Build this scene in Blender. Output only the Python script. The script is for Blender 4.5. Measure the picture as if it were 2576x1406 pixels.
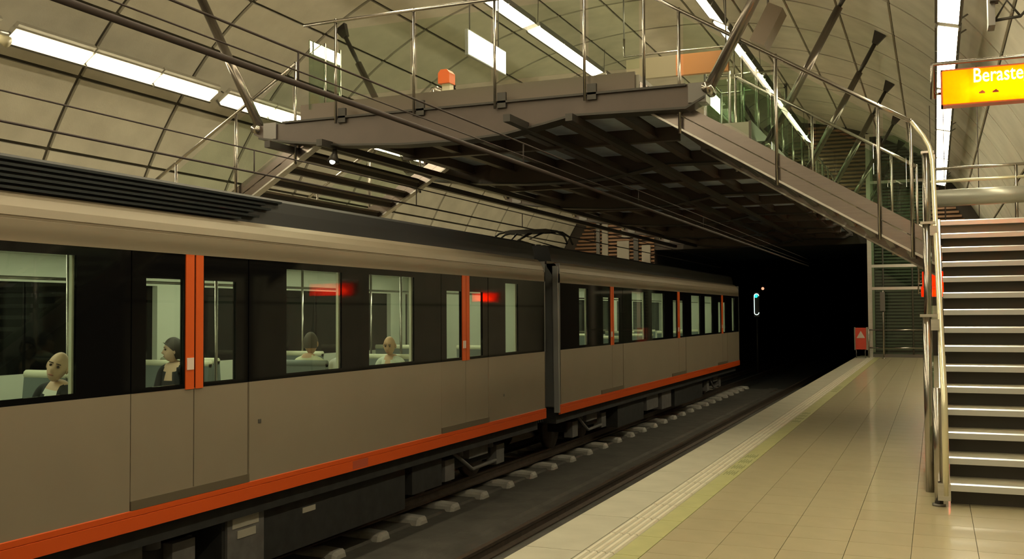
import bpy, math, random
from mathutils import Vector, Matrix
random.seed(7)
for o in list(bpy.data.objects): bpy.data.objects.remove(o, do_unlink=True)
SC = bpy.context.scene
COL = SC.collection
# ------------------------------------------------------------------ camera, world, exposure
FPX, YAW, PITCH, ROLL, EYE = 2541.7, .39647, .03405, -.00591, 1.62
cd = bpy.data.cameras.new('camera'); cam = bpy.data.objects.new('camera', cd); COL.objects.link(cam)
cd.sensor_width = 36; cd.lens = 36 * FPX / 2576; cd.clip_start = .05; cd.clip_end = 300
FW = Vector((-math.sin(YAW) * math.cos(PITCH), math.cos(YAW) * math.cos(PITCH), math.sin(PITCH)))
R0 = Vector((math.cos(YAW), math.sin(YAW), 0)); U0 = R0.cross(FW)
RT = R0 * math.cos(ROLL) + U0 * math.sin(ROLL); UP = U0 * math.cos(ROLL) - R0 * math.sin(ROLL)
cam.matrix_world = Matrix(((RT.x, UP.x, -FW.x, 0), (RT.y, UP.y, -FW.y, 0), (RT.z, UP.z, -FW.z, EYE), (0, 0, 0, 1)))
SC.camera = cam
def pix(p):
    q = Vector(p) - Vector((0, 0, EYE)); z = q.dot(FW)
    if z < .1: return None
    return (1288 + FPX * q.dot(RT) / z, 703 - FPX * q.dot(UP) / z)
w = bpy.data.worlds.new('world'); SC.world = w; w.use_nodes = True
w.node_tree.nodes['Background'].inputs[0].default_value = (0, 0, 0, 1)
w.node_tree.nodes['Background'].inputs[1].default_value = 0
vs = SC.view_settings; vs.view_transform = 'Standard'; vs.look = 'None'; vs.gamma = 1; vs.use_curve_mapping = False
vs.exposure = 0.0
LAMP = 27.0          # radiance of the fluorescent diffusers
LAMPCOL = (1.0, .87, .56)
CABIN = 9.0

# ------------------------------------------------------------------ materials
MATS = {}
def mat(name, col, rough=.5, metal=0., var=0., scale=6., bump=0., bscale=None, emit=0., ecol=None, coat=0., spec=.5, streak=None):
    if name in MATS: return MATS[name]
    m = bpy.data.materials.new(name); m.use_nodes = True; nt = m.node_tree; b = nt.nodes['Principled BSDF']
    b.inputs['Base Color'].default_value = (*col, 1); b.inputs['Roughness'].default_value = rough
    b.inputs['Metallic'].default_value = metal; b.inputs['Specular IOR Level'].default_value = spec
    if coat: b.inputs['Coat Weight'].default_value = coat; b.inputs['Coat Roughness'].default_value = .08
    tc = nt.nodes.new('ShaderNodeTexCoord')
    src = tc.outputs['Object']
    if streak:
        mp = nt.nodes.new('ShaderNodeMapping'); mp.inputs['Scale'].default_value = streak
        nt.links.new(src, mp.inputs[0]); src = mp.outputs[0]
    if var:
        n = nt.nodes.new('ShaderNodeTexNoise'); n.inputs['Scale'].default_value = scale; n.inputs['Detail'].default_value = 5
        nt.links.new(src, n.inputs['Vector'])
        r = nt.nodes.new('ShaderNodeValToRGB')
        r.color_ramp.elements[0].position = .3; r.color_ramp.elements[1].position = .7
        r.color_ramp.elements[0].color = (*[c * (1 - var) for c in col], 1); r.color_ramp.elements[1].color = (*[min(1, c * (1 + var)) for c in col], 1)
        nt.links.new(n.outputs['Fac'], r.inputs[0]); nt.links.new(r.outputs[0], b.inputs['Base Color'])
    if bump:
        n2 = nt.nodes.new('ShaderNodeTexNoise'); n2.inputs['Scale'].default_value = bscale or scale * 5; n2.inputs['Detail'].default_value = 4
        nt.links.new(src, n2.inputs['Vector'])
        bp = nt.nodes.new('ShaderNodeBump'); bp.inputs['Strength'].default_value = bump; bp.inputs['Distance'].default_value = .01
        nt.links.new(n2.outputs['Fac'], bp.inputs['Height']); nt.links.new(bp.outputs[0], b.inputs['Normal'])
    if emit:
        b.inputs['Emission Color'].default_value = (*(ecol or col), 1); b.inputs['Emission Strength'].default_value = emit
    MATS[name] = m; return m
def glass(name, tint, ior=1.5, gcol=(1, 1, 1), rough=0.0):
    if name in MATS: return MATS[name]
    m = bpy.data.materials.new(name); m.use_nodes = True; nt = m.node_tree; nt.nodes.clear()
    out = nt.nodes.new('ShaderNodeOutputMaterial'); mx = nt.nodes.new('ShaderNodeMixShader'); fr = nt.nodes.new('ShaderNodeFresnel')
    fr.inputs[0].default_value = ior
    t = nt.nodes.new('ShaderNodeBsdfTransparent'); t.inputs[0].default_value = (*tint, 1)
    g = nt.nodes.new('ShaderNodeBsdfGlossy'); g.inputs['Color'].default_value = (*gcol, 1); g.inputs['Roughness'].default_value = rough
    ge = nt.nodes.new('ShaderNodeNewGeometry'); iv = nt.nodes.new('ShaderNodeMath'); iv.operation = 'SUBTRACT'; iv.inputs[0].default_value = 1
    mu = nt.nodes.new('ShaderNodeMath'); mu.operation = 'MULTIPLY'        # only the entry face of a pane mirrors
    nt.links.new(ge.outputs['Backfacing'], iv.inputs[1]); nt.links.new(fr.outputs[0], mu.inputs[0]); nt.links.new(iv.outputs[0], mu.inputs[1])
    nt.links.new(mu.outputs[0], mx.inputs[0]); nt.links.new(t.outputs[0], mx.inputs[1]); nt.links.new(g.outputs[0], mx.inputs[2])
    nt.links.new(mx.outputs[0], out.inputs[0]); MATS[name] = m; return m
def translucent(name, col):
    if name in MATS: return MATS[name]
    m = bpy.data.materials.new(name); m.use_nodes = True; nt = m.node_tree; nt.nodes.clear()
    out = nt.nodes.new('ShaderNodeOutputMaterial'); mx = nt.nodes.new('ShaderNodeMixShader'); mx.inputs[0].default_value = .25
    t = nt.nodes.new('ShaderNodeBsdfTranslucent'); t.inputs[0].default_value = (*col, 1)
    d = nt.nodes.new('ShaderNodeBsdfDiffuse'); d.inputs[0].default_value = (*col, 1)
    nt.links.new(t.outputs[0], mx.inputs[1]); nt.links.new(d.outputs[0], mx.inputs[2]); nt.links.new(mx.outputs[0], out.inputs[0])
    MATS[name] = m; return m
CONC = mat('vault_concrete', (.53, .50, .43), .8, var=.10, scale=1.7, bump=.25, bscale=30)
JOINT = mat('joint_dark', (.075, .066, .05), .9)
TILE = mat('floor_tile', (.44, .385, .245), .32, var=.05, scale=5, coat=.5)
TILE2 = mat('floor_tile_b', (.425, .37, .235), .32, var=.05, scale=5, coat=.5)
GROUT = mat('grout', (.20, .18, .12), .8)
COPE = mat('coping_stone', (.40, .38, .305), .4, var=.08, scale=4)
TACT = mat('tactile_stone', (.56, .53, .43), .45, var=.06, scale=6)
YELL = mat('yellow_green_strip', (.37, .365, .17), .4, var=.08, scale=5)
MARK = mat('strip_marking', (.24, .25, .13), .6)
STEEL = mat('stainless', (.38, .35, .32), .22, 1.)
BRUSH = mat('brushed_steel', (.55, .53, .50), .34, 1., var=.08, scale=3, streak=(1, 1, 30))
BROWN = mat('bridge_paint', (.085, .062, .052), .38, .15, var=.06, scale=3)
STRG = mat('stringer_steel', (.33, .285, .275), .22, 1., var=.08, scale=3, streak=(1, 1, 30))
DARKM = mat('dark_metal', (.055, .05, .045), .45, .5)
GUNM = mat('gunmetal', (.16, .15, .14), .4, .7)
SOFF = mat('soffit_panel', (.58, .68, .85), .55, var=.12, scale=3)
BODY = mat('train_paint', (.26, .215, .16), .45, .15, var=.04, scale=1.2)
BLACK = mat('train_black_glass', (.004, .004, .0045), .05, 0, spec=.25)
ROOFB = mat('train_roof', (.03, .03, .034), .5, .2)
ORANGE = mat('train_orange', (.62, .085, .012), .35, coat=.2)
ORANGE2 = mat('door_orange', (.66, .10, .012), .35)
UNDER = mat('underframe', (.022, .022, .023), .7, .2, var=.3, scale=6)
UNDERL = mat('underframe_light', (.13, .125, .125), .6, .2, var=.2, scale=6)
LINING = mat('cabin_lining', (.62, .64, .54), .5)
SEAT = mat('seat_grey', (.16, .19, .18), .6)
SEATTOP = mat('seat_top', (.70, .70, .52), .4)
BED = mat('track_concrete', (.072, .067, .06), .85, var=.25, scale=2.5, bump=.5, bscale=14)
SLEEP = mat('sleeper_concrete', (.33, .32, .30), .8, var=.12, scale=8)
RAILM = mat('rail_steel', (.10, .075, .06), .45, .7, var=.2, scale=8)
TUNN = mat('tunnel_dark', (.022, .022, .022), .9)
LOUV = mat('louvre_brown', (.22, .115, .06), .5, .2)
LOUVG = mat('louvre_grey', (.16, .15, .14), .4, .5)
STONE = mat('stair_stone', (.42, .385, .30), .35, var=.08, scale=6)
RISER = mat('stair_riser', (.045, .038, .03), .5)
CREAM = mat('handrail_cream', (.72, .68, .50), .28, .5)
WIRE = mat('wire_dark', (.06, .045, .045), .6, .4)
LGLASS = glass('balustrade_glass', (.91, .96, .91), 1.4)
GGLASS = glass('green_glass', (.74, .84, .75), 1.5)
TGLASS = glass('train_glass', (.86, .89, .82), 1.45)
DIFF = mat('lamp_diffuser', (.9, .9, .85), .5, emit=LAMP, ecol=LAMPCOL)
HOUS = mat('lamp_housing', (.36, .34, .29), .5, .3)
LAMPEDGE = mat('lamp_rim', (.10, .095, .085), .5, .4)
CABL = mat('cabin_lamp', (.9, .9, .9), .5, emit=CABIN, ecol=(.95, 1.0, .70))
WHITELIT = mat('lit_white', (.9, .9, .9), .5, emit=4., ecol=(1, .97, .85))
RED = mat('warning_red', (.62, .06, .03), .4)
PALE = mat('pale_panel', (.27, .24, .20), .6)
BOARD = mat('sign_back_orange', (.42, .16, .05), .5)
OLIVE = mat('sign_back_grey', (.22, .19, .12), .5)
BELLOW = mat('bellows_black', (.012, .012, .014), .7)

# ------------------------------------------------------------------ mesh helpers
class MB:
    def __init__(s): s.v = []; s.f = []; s.m = []
    def add(s, vs_, fs_, mi=0):
        n = len(s.v); s.v += [tuple(p) for p in vs_]; s.f += [tuple(i + n for i in f) for f in fs_]; s.m += [mi] * len(fs_)
        return s
    def box(s, x0, x1, y0, y1, z0, z1, mi=0):
        x0, x1 = min(x0, x1), max(x0, x1); y0, y1 = min(y0, y1), max(y0, y1); z0, z1 = min(z0, z1), max(z0, z1)
        return s.add([(x0, y0, z0), (x1, y0, z0), (x1, y1, z0), (x0, y1, z0), (x0, y0, z1), (x1, y0, z1), (x1, y1, z1), (x0, y1, z1)],
              [(3, 2, 1, 0), (4, 5, 6, 7), (0, 1, 5, 4), (1, 2, 6, 5), (2, 3, 7, 6), (3, 0, 4, 7)], mi)
    def prism(s, poly, axis, a, b, mi=0):
        def P(u, v, t): return {'x': (t, u, v), 'y': (u, t, v), 'z': (u, v, t)}[axis]
        ar = sum(poly[i][0] * poly[(i + 1) % len(poly)][1] - poly[(i + 1) % len(poly)][0] * poly[i][1] for i in range(len(poly)))
        flip = (ar < 0) != (axis == 'y')
        if flip: poly = poly[::-1]
        n = len(poly); V = [P(u, v, a) for u, v in poly] + [P(u, v, b) for u, v in poly]
        if b < a: V = V[n:] + V[:n]
        F = [tuple(range(n))[::-1], tuple(range(n, 2 * n))] + [(i, (i + 1) % n, n + (i + 1) % n, n + i) for i in range(n)]
        return s.add(V, F, mi)
    def tube(s, pts, r, n=8, mi=0, caps=True):
        pts = [Vector(p) for p in pts]; rs = r if isinstance(r, (list, tuple)) else [r] * len(pts)
        t0 = (pts[1] - pts[0]).normalized(); ref = Vector((0, 0, 1)) if abs(t0.z) < .9 else Vector((1, 0, 0))
        u = t0.cross(ref).normalized(); V = []; F = []
        for i, p in enumerate(pts):
            if i == 0: t = t0
            elif i == len(pts) - 1: t = (pts[i] - pts[i - 1]).normalized()
            else: t = ((pts[i] - pts[i - 1]).normalized() + (pts[i + 1] - pts[i]).normalized()).normalized()
            u = (u - t * u.dot(t)).normalized(); v = t.cross(u)
            for k in range(n):
                a = 2 * math.pi * k / n; V.append(p + (u * math.cos(a) + v * math.sin(a)) * rs[i])
        for i in range(len(pts) - 1):
            for k in range(n):
                F.append((i * n + k, i * n + (k + 1) % n, (i + 1) * n + (k + 1) % n, (i + 1) * n + k))
        if caps: F.append(tuple(range(n))[::-1]); F.append(tuple(range((len(pts) - 1) * n, len(pts) * n)))
        return s.add(V, F, mi)
    def ball(s, c, r, nu=10, nv=7, mi=0, sc=(1, 1, 1)):
        V = []; F = []
        for j in range(nv + 1):
            th = math.pi * j / nv
            for i in range(nu):
                ph = 2 * math.pi * i / nu
                V.append((c[0] + r * sc[0] * math.sin(th) * math.cos(ph), c[1] + r * sc[1] * math.sin(th) * math.sin(ph), c[2] - r * sc[2] * math.cos(th)))
        for j in range(nv):
            for i in range(nu):
                F.append((j * nu + i, j * nu + (i + 1) % nu, (j + 1) * nu + (i + 1) % nu, (j + 1) * nu + i))
        return s.add(V, F, mi)
    def mesh(s, name, mats, smooth=False):
        me = bpy.data.meshes.new(name); me.from_pydata(s.v, [], s.f)
        for m in (mats if isinstance(mats, (list, tuple)) else [mats]): me.materials.append(m)
        if any(s.m): me.polygons.foreach_set('material_index', s.m)
        if smooth: me.polygons.foreach_set('use_smooth', [True] * len(me.polygons))
        me.update(); return me
    def build(s, name, mats, parent=None, smooth=False):
        return link(name, s.mesh(name, mats, smooth), parent)
def link(name, data, parent=None):
    o = bpy.data.objects.new(name, data); COL.objects.link(o)
    if parent: par(o, parent)
    return o
def wmat(o):
    m = Matrix.Translation(o.location)
    return wmat(o.parent) @ o.matrix_parent_inverse @ m if o.parent else m
def par(o, p):
    o.parent = p; o.matrix_parent_inverse = wmat(p).inverted()
def tag(o, label, cat=None, group=None):
    o['label'] = label
    if cat: o['category'] = cat
    if group: o['group'] = group
    return o
def thing(name, label, cat, loc=(0, 0, 0), group=None):
    o = bpy.data.objects.new(name, None); COL.objects.link(o); o.location = loc; o.empty_display_size = .2
    return tag(o, label, cat, group)
def struct(o): o['kind'] = 'structure'; return o
def bx(name, m, parent, *c): return MB().box(*c).build(name, m, parent)
def tb(name, m, parent, pts, r, n=8): return MB().tube(pts, r, n).build(name, m, parent, True)
def copytree(o, dloc, label=None, group=None):
    c = o.copy(); COL.objects.link(c); c.location = o.location + Vector(dloc)
    if label: c['label'] = label
    if group: c['group'] = group
    for ch in list(o.children):
        k = ch.copy(); COL.objects.link(k); k.parent = c
        for g in list(ch.children):
            kk = g.copy(); COL.objects.link(kk); kk.parent = k
    return c
def text_mesh(body, size, name, m, parent, loc, rot, thick=.004, align='LEFT'):
    cu = bpy.data.curves.new(name, 'FONT'); cu.body = body; cu.size = size; cu.extrude = thick; cu.align_x = align; cu.resolution_u = 3
    t = bpy.data.objects.new(name, cu); COL.objects.link(t)
    dg = bpy.context.evaluated_depsgraph_get(); me = bpy.data.meshes.new_from_object(t.evaluated_get(dg))
    bpy.data.objects.remove(t, do_unlink=True)
    M = Matrix.Translation(loc) @ rot.to_4x4(); me.transform(M); me.materials.clear(); me.materials.append(m)
    return link(name, me, parent)

# ------------------------------------------------------------------ vault
XC, ZC = -6.3, .6
Y0, DY, KMIN, KMAX = 13.2, 2.47, -8, 11
YB, YE = Y0 + DY * KMIN, Y0 + DY * KMAX
def vr(d):
    d = min(d, 180 - d); t = max(0, min(1, (d - 40) / 50)); return 9 - .55 * t * t * (3 - 2 * t)
def vp(d, y, off=0):
    r = vr(d) + off; a = math.radians(d); return (XC + r * math.cos(a), y, ZC + r * math.sin(a))
ceil = MB()
N = 48
angs = [-4 + 188 * i / N for i in range(N + 1)]
for i in range(N):
    a, b = angs[i], angs[i + 1]
    ceil.add([vp(a, YB, .06), vp(b, YB, .06), vp(b, YE, .06), vp(a, YE, .06), vp(a, YB, .3), vp(b, YB, .3), vp(b, YE, .3), vp(a, YE, .3)],
             [(0, 1, 2, 3), (7, 6, 5, 4), (0, 4, 5, 1), (3, 2, 6, 7)])
CE = struct(ceil.build('ceiling', JOINT)); CE['label'] = 'curved concrete cavern vault over the platforms'
J = [-3.6, 8.5, 17.3, 26.2, 35.1, 43.4, 51.4, 59.6, 67.8, 76, 84]
J = J + [180 - j for j in J[::-1]]
rest = MB(); cand = []
for ji in range(len(J) - 1):
    a, b = J[ji], J[ji + 1]
    ga = math.degrees(.032 / 9)
    a += ga; b -= ga; n = 5
    def pan(y):
        m = MB(); V = []; F = []
        y0, y1 = y + .05, y + DY - .05
        for i in range(n + 1):
            t = a + (b - a) * i / n
            V += [vp(t, y0), vp(t, y1), vp(t, y0, .055), vp(t, y1, .055)]
        for i in range(n):
            k = 4 * i; F += [(k, k + 4, k + 5, k + 1), (k + 2, k, k + 4, k + 6)[::-1], (k + 1, k + 5, k + 7, k + 3)[::-1]]
        F += [(0, 1, 3, 2), (4 * n, 4 * n + 2, 4 * n + 3, 4 * n + 1)]
        return m.add(V, F)
    base = pan(0).mesh('panel', CONC)
    for k in range(KMIN, KMAX):
        y = Y0 + DY * k
        ps = [pix(vp(t, yy)) for t in (a, (a + b) / 2, b) for yy in (y, y + DY)]
        ins = [p for p in ps if p and -150 < p[0] < 2726 and -150 < p[1] < 1500]
        if len(ins) >= 1 and all(p for p in ps):
            xs = [p[0] for p in ps]; ys = [p[1] for p in ps]
            cand.append(((max(xs) - min(xs)) * (max(ys) - min(ys)), base, y, a, b))
        else: rest.add(*(lambda q: (q.v, q.f))(pan(y)))
cand.sort(key=lambda t: -t[0])
for c in cand[:290]:
    o = link('panel', c[1], CE); o.location = (0, c[2], 0)
print('vault panels', len(cand))
if rest.f:
    o = rest.build('panel_rest', CONC, CE); o['kind'] = 'stuff'

# end walls
we = MB()
def arc_poly(y, hole):
    pts = [vp(d, y)[::2] for d in [184 - 188 * i / 60 for i in range(61)]]
    return pts
PX0, PX1, PZ = -10.55, -2.25, 4.2
pts = [vp(184 - 188 * i / 60, 0)[::2] for i in range(61)]
WB = MB(); WB.prism([(p[0] * 1.0, p[1]) for p in pts] + [(2.8, -1.6), (-15.4, -1.6)], 'y', YB - .3, YB)
struct(WB.build('wall_back', CONC))
# far end wall: left jamb, right jamb, lintel over the portal
left = [p for p in pts if p[0] <= PX0]; right = [p for p in pts if p[0] >= PX1]; mid = [p for p in pts if PX0 < p[0] < PX1]
zl = [p for p in left][-1][1]; zr = right[0][1]
WE = MB()
WE.prism([(-15.4, -1.6)] + left + [(PX0, zl), (PX0, -1.6)], 'y', YE, YE + .4)
WE.prism([(PX1, -1.6), (PX1, zr)] + right + [(2.8, -1.6)], 'y', YE, YE + .4)
WE.prism([(PX0, PZ), (PX0, zl)] + mid + [(PX1, zr), (PX1, PZ)], 'y', YE, YE + .4)
WEo = struct(WE.build('wall_end', mat('endwall_dark', (.035, .026, .02), .7)))
sl = MB()
z = .1
while z < 8.7:
    a = math.asin(max(-1, min(1, (z + .1 - ZC) / 8.6))); hw = 8.55 * math.cos(a)
    for (u, v) in ([(XC - hw, PX0)] if z < PZ + .6 else [(XC - hw, XC + hw)]):
        if v - u > .1: sl.prism([(YE - .03, z), (YE - .11, z + .02), (YE - .11, z + .09), (YE - .03, z + .11)], 'x', u, v)
    z += .15
o = sl.build('louvre_slats', LOUV, WEo); o['kind'] = 'stuff'
for x0, x1, z0, z1, m in [(-13.0, -12.85, 3.2, 6, LOUVG), (-12.75, -12.5, 3.2, 6.4, PALE), (-12.1, -11.6, 3.4, 4.6, PALE), (-11.9, -11.3, 4.75, 5.3, PALE), (-11.4, -11.2, 3.2, 5.5, DARKM), (-11.05, -10.7, 3.3, 4.4, PALE)]:
    bx('wall_panel', m, WEo, x0, x1, YE - .2, YE - .1, z0, z1)

# tunnel beyond the portal
TN = MB(); TX = .35
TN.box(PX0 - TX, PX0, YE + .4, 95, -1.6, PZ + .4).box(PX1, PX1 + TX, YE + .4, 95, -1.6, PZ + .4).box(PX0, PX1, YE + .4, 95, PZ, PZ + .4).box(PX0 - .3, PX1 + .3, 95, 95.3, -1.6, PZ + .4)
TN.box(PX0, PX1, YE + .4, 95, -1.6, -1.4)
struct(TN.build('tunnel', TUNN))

# ------------------------------------------------------------------ track bed, platforms
EDGE = -2.68
TB = MB(); TB.box(-10.3, -2.3, YB, YE + .4, -1.6, -1.4)
TBo = struct(TB.build('track_bed', BED))
for x0, x1, z1 in [(-5.35, -3.45, -1.27), (-6.12, -5.72, -1.36), (-8.75, -6.95, -1.37)]:
    MB().prism([(x0, -1.42), (x1, -1.42), (x1 - .05, z1), (x0 + .05, z1)], 'y', YB, YE + .3).build('slab_strip', BED, TBo)
FP = MB(); FP.box(-15.4, -9.95, YB, YE, -.25, 0).box(-15.4, -10.25, YB, YE, -1.6, -.25)
struct(FP.build('far_platform', TILE))
FL = MB(); FL.box(EDGE + .04, 2.75, YB, YE, -.3, -.03).box(EDGE + .35, 2.75, YB, YE, -1.6, -.3)
FLo = struct(FL.build('floor', GROUT)); FLo['label'] = 'beige tiled station platform'
TW = .415
big = []; 
x = -1.84; cols = []
while x < 2.6: cols.append((x, min(x + TW, 2.68))); x += TW
tm = {}
def tile_mesh(w, l, m):
    k = (round(w, 3), l, m.name)
    if k not in tm:
        b = MB(); e = .002
        b.box(e, w - e, e, l - e, -.04, 0)
        tm[k] = (b.mesh('tile', m), b)
    return tm[k]
ny = int((YE - YB) / TW)
tiles = []
for ci, (x0, x1) in enumerate(cols):
    for r in range(ny):
        y = YB + r * TW
        p = pix((x0 + .2, y + .2, 0)); ok = p and -60 < p[0] < 2640 and 780 < p[1] < 1480
        hid = x0 > .05 and y > 9.3
        tiles.append((y if (ok and not hid) else 999 + y, x0, y, x1 - x0, random.random() < .25))
tiles.sort(); rt = MB()
for i, (_, x0, y, wd, alt) in enumerate(tiles):
    me, b = tile_mesh(wd, TW, TILE2 if alt else TILE)
    if i < 290 and _ < 900:
        o = link('tile', me, FLo); o.location = (x0, y, 0)
    else: rt.add([(p[0] + x0, p[1] + y, p[2]) for p in b.v], b.f)
o = rt.build('tile_rest', TILE, FLo); o['kind'] = 'stuff'
# coping slabs, tactile tiles, yellow strip
cb = MB(); cb.prism([(EDGE, -.12), (-2.256, -.12), (-2.256, 0), (EDGE + .012, 0), (EDGE, -.012)], 'y', .004, 1.196); cm = cb.mesh('coping_slab', COPE)
tbm = MB(); tbm.box(-2.252, -2.022, .003, .597, -.04, -.002)
for q in range(4):
    xx = -2.235 + q * .056
    tbm.prism([(xx, -.003), (xx + .036, -.003), (xx + .028, .009), (xx + .008, .009)], 'y', .008, .592, 1)
tcm = tbm.mesh('tactile_tile', [mat('tactile_base', (.33, .31, .245), .5), TACT])
ym = MB().box(-2.018, -1.844, .003, .597, -.04, 0).mesh('strip_tile', YELL)
for i in range(int((YE - 4) / 1.2)): o = link('coping_slab', cm, FLo); o.location = (0, 3 + i * 1.2, 0)
for i in range(int((YE - 4) / .6)):
    o = link('tactile_tile', tcm, FLo); o.location = (0, 3 + i * .6, 0)
    o = link('strip_tile', ym, FLo); o.location = (0, 3 + i * .6, 0)
bx('platform_fill', COPE, FLo, EDGE, -1.844, YB, 3, -.12, 0)
mk = MB()
for y0 in (10.2, 15.4, 21.5):
    for g in range(4):
        yy = y0 + g * .42
        for s in range(5):
            xx = -1.995 + s * .025
            mk.box(xx, xx + .011, yy + (.03 if s % 2 else 0), yy + .3 - (.06 if s % 3 == 0 else 0), -.001, .0015)
        mk.box(-1.995, -1.875, yy + .12, yy + .15, -.001, .0015)
o = mk.build('strip_marking', MARK, FLo)

# ------------------------------------------------------------------ rails, sleepers
TR1, TR2 = -4.45, -7.8
for c, nm in ((TR1, 'dark steel rail of the empty track beside the platform'), (TR2, 'dark steel rail under the metro train')):
    for s in (-.5, .5):
        x = c + s
        b = MB().prism([(x - .065, -1.27), (x + .065, -1.27), (x + .065, -1.25), (x + .012, -1.22), (x + .012, -1.15), (x + .036, -1.135), (x + .036, -1.1), (x - .036, -1.1), (x - .036, -1.135), (x - .012, -1.15), (x - .012, -1.22), (x - .065, -1.25)], 'y', YB, 94)
        tag(b.build('rail', RAILM), nm, 'rail', 'running rails')
def sleeper_mesh():
    m = MB()
    for sgn in (1, -1):
        st = [(.94, .10, .05), (.90, .145, .10), (.62, .145, .115), (.36, .12, .06), (.2, .08, .015)]
        V = []; F = []
        for (d, hw, h) in st:
            x = TR2 + sgn * d
            V += [(x, -hw - .02, -1.4), (x, hw + .02, -1.4), (x, hw, -1.4 + h * .7), (x, hw * .7, -1.4 + h), (x, -hw * .7, -1.4 + h), (x, -hw, -1.4 + h * .7)]
        for i in range(len(st) - 1):
            for k in range(6): F.append((6 * i + k, 6 * i + (k + 1) % 6, 6 * i + 6 + (k + 1) % 6, 6 * i + 6 + k))
        F += [(5, 4, 3, 2, 1, 0), tuple(6 * (len(st) - 1) + k for k in range(6))]
        if sgn < 0: F = [f[::-1] for f in F]
        m.add(V, F)
    m.box(TR2 - .4, TR2 + .4, -.04, .04, -1.4, -1.36)
    return m.mesh('concrete_sleeper', SLEEP)
sm = sleeper_mesh()
for i in range(-3, 28):
    o = link('concrete_sleeper', sm); o.location = (0, 10.84 + i * 1.1, 0)
    tag(o, 'pale twin-block concrete sleeper poking out beside the train', 'sleeper', 'sleepers of the far track')

# ------------------------------------------------------------------ fluorescent rows
ROWS = [(-13.05, 5.95, 11.25, 'fluorescent strip light on the vault above the far platform', 'lights above the far platform'),
        (-8.3, 8.1, 11.1, 'suspended fluorescent strip light over the train track', 'lights over the train track'),
        (-4.3, 8.05, 12.3, 'suspended fluorescent strip light over the empty track', 'lights over the empty track'),
        (.27, 6.15, 12.4, 'fluorescent strip light on the vault above the staircase side', 'lights above the near platform')]
for ri, (lx, lz, ys, lab, grp) in enumerate(ROWS):
    n = Vector((.55 if ri == 0 else -.2 if ri == 3 else .2 if ri == 1 else -.45, 0, -.8)).normalized(); t = Vector((n.z, 0, -n.x))
    c = Vector((lx, 0, lz))
    def P(a, b, y): q = c + t * a + n * b; return (q.x, y, q.z)
    L = 1.56; W = (.12, .15, .17, .15)[ri]
    def slabm(mb, a0, a1, b0, b1, y0, y1):
        mb.add([P(a0, b0, y0), P(a1, b0, y0), P(a1, b0, y1), P(a0, b0, y1), P(a0, b1, y0), P(a1, b1, y0), P(a1, b1, y1), P(a0, b1, y1)],
               [(3, 2, 1, 0), (4, 5, 6, 7), (0, 1, 5, 4), (1, 2, 6, 5), (2, 3, 7, 6), (3, 0, 4, 7)])
    d = MB(); slabm(d, -W, W, -.01, .012, .02, L - .02); dm = d.mesh('diffuser', DIFF)
    h = MB(); slabm(h, -W - .03, W + .03, -.10, -.012, 0, L); hm = h.mesh('housing', HOUS)
    rims = []
    for a0, a1, b1 in ((-W - (.11 if ri == 0 else .035), -W - .005, -.03 if ri == 0 else .03), (W + .005, W + .045, .05 if ri == 0 else .03)):
        e = MB(); slabm(e, a0, a1, -.1, b1, 0, L); rims.append(('rim', e.mesh('rim', HOUS if (ri == 0 and a0 < 0) else LAMPEDGE)))
    ang = math.degrees(math.atan2(lz - ZC, lx - XC))
    srods = []
    for yy in (.3, L - .3):
        s = MB()
        if ri in (0, 3): s.tube([P(0, -.1, yy), vp(ang, yy, .02)], .015, 6)
        else:
            if yy > 1: continue
            zt = next(vp(a_, 0)[2] for a_ in [x_ * .5 for x_ in range(100, 260)] if vp(a_, 0)[0] < lx)
            s.tube([P(0, -.1, yy), (lx, yy, zt)], .009, 6)
        srods.append(('suspension_rod', s.mesh('suspension_rod', GUNM)))
    g0 = -4
    for g in range(-4, 7):
        for i in range(3):
            y = ys + g * 5.05 + i * 1.6
            if y < YB + .5 or y + L > YE - .8: continue
            r = thing('ceiling_light', lab, 'ceiling light', (lx, y, lz), grp)
            for nm, me in [('diffuser', dm), ('housing', hm)] + rims + (srods if (i == 0 and ri < 3) or (i == 0 and g % 2) else []):
                o = link(nm, me); o.parent = r; o.location = (-lx, 0, -lz)

# ------------------------------------------------------------------ railings
def rail_seg(root, posts, zr, zb, ytop, glassz=None, gm=None, pr=.022, prail=.028, ext0=None, ext1=None):
    """posts: list of (x,y); zr/zb functions of the post giving handrail and post foot heights"""
    for (x, y) in posts: tb('post', STEEL, root, [(x, y, zb(x, y)), (x, y, zr(x, y) + .03)], pr, 8)
    pts = ([ext0] if ext0 else []) + [(x, y + ytop, zr(x, y)) for x, y in posts] + ([ext1] if ext1 else [])
    tb('handrail', STEEL, root, pts, prail, 8)
    if glassz:
        for (a, b) in zip(posts[:-1], posts[1:]):
            ax, ay = a; bx_, by = b; d = Vector((bx_ - ax, by - ay, 0)); L = d.length; d = d / L * .06
            A = (ax + d.x, ay + d.y); B = (bx_ - d.x, by - d.y)
            nrm = Vector((-d.y, d.x, 0)).normalized() * .006
            lo, hi = glassz
            V = [(A[0] - nrm.x, A[1] - nrm.y, lo(*a)), (B[0] - nrm.x, B[1] - nrm.y, lo(*b)), (B[0] - nrm.x, B[1] - nrm.y, hi(*b)), (A[0] - nrm.x, A[1] - nrm.y, hi(*a))]
            V += [(p[0] + 2 * nrm.x, p[1] + 2 * nrm.y, p[2]) for p in V]
            MB().add(V, [(0, 1, 2, 3), (7, 6, 5, 4), (0, 4, 5, 1), (1, 5, 6, 2), (2, 6, 7, 3), (3, 7, 4, 0)]).build('glass_panel', gm or LGLASS, root)

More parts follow.
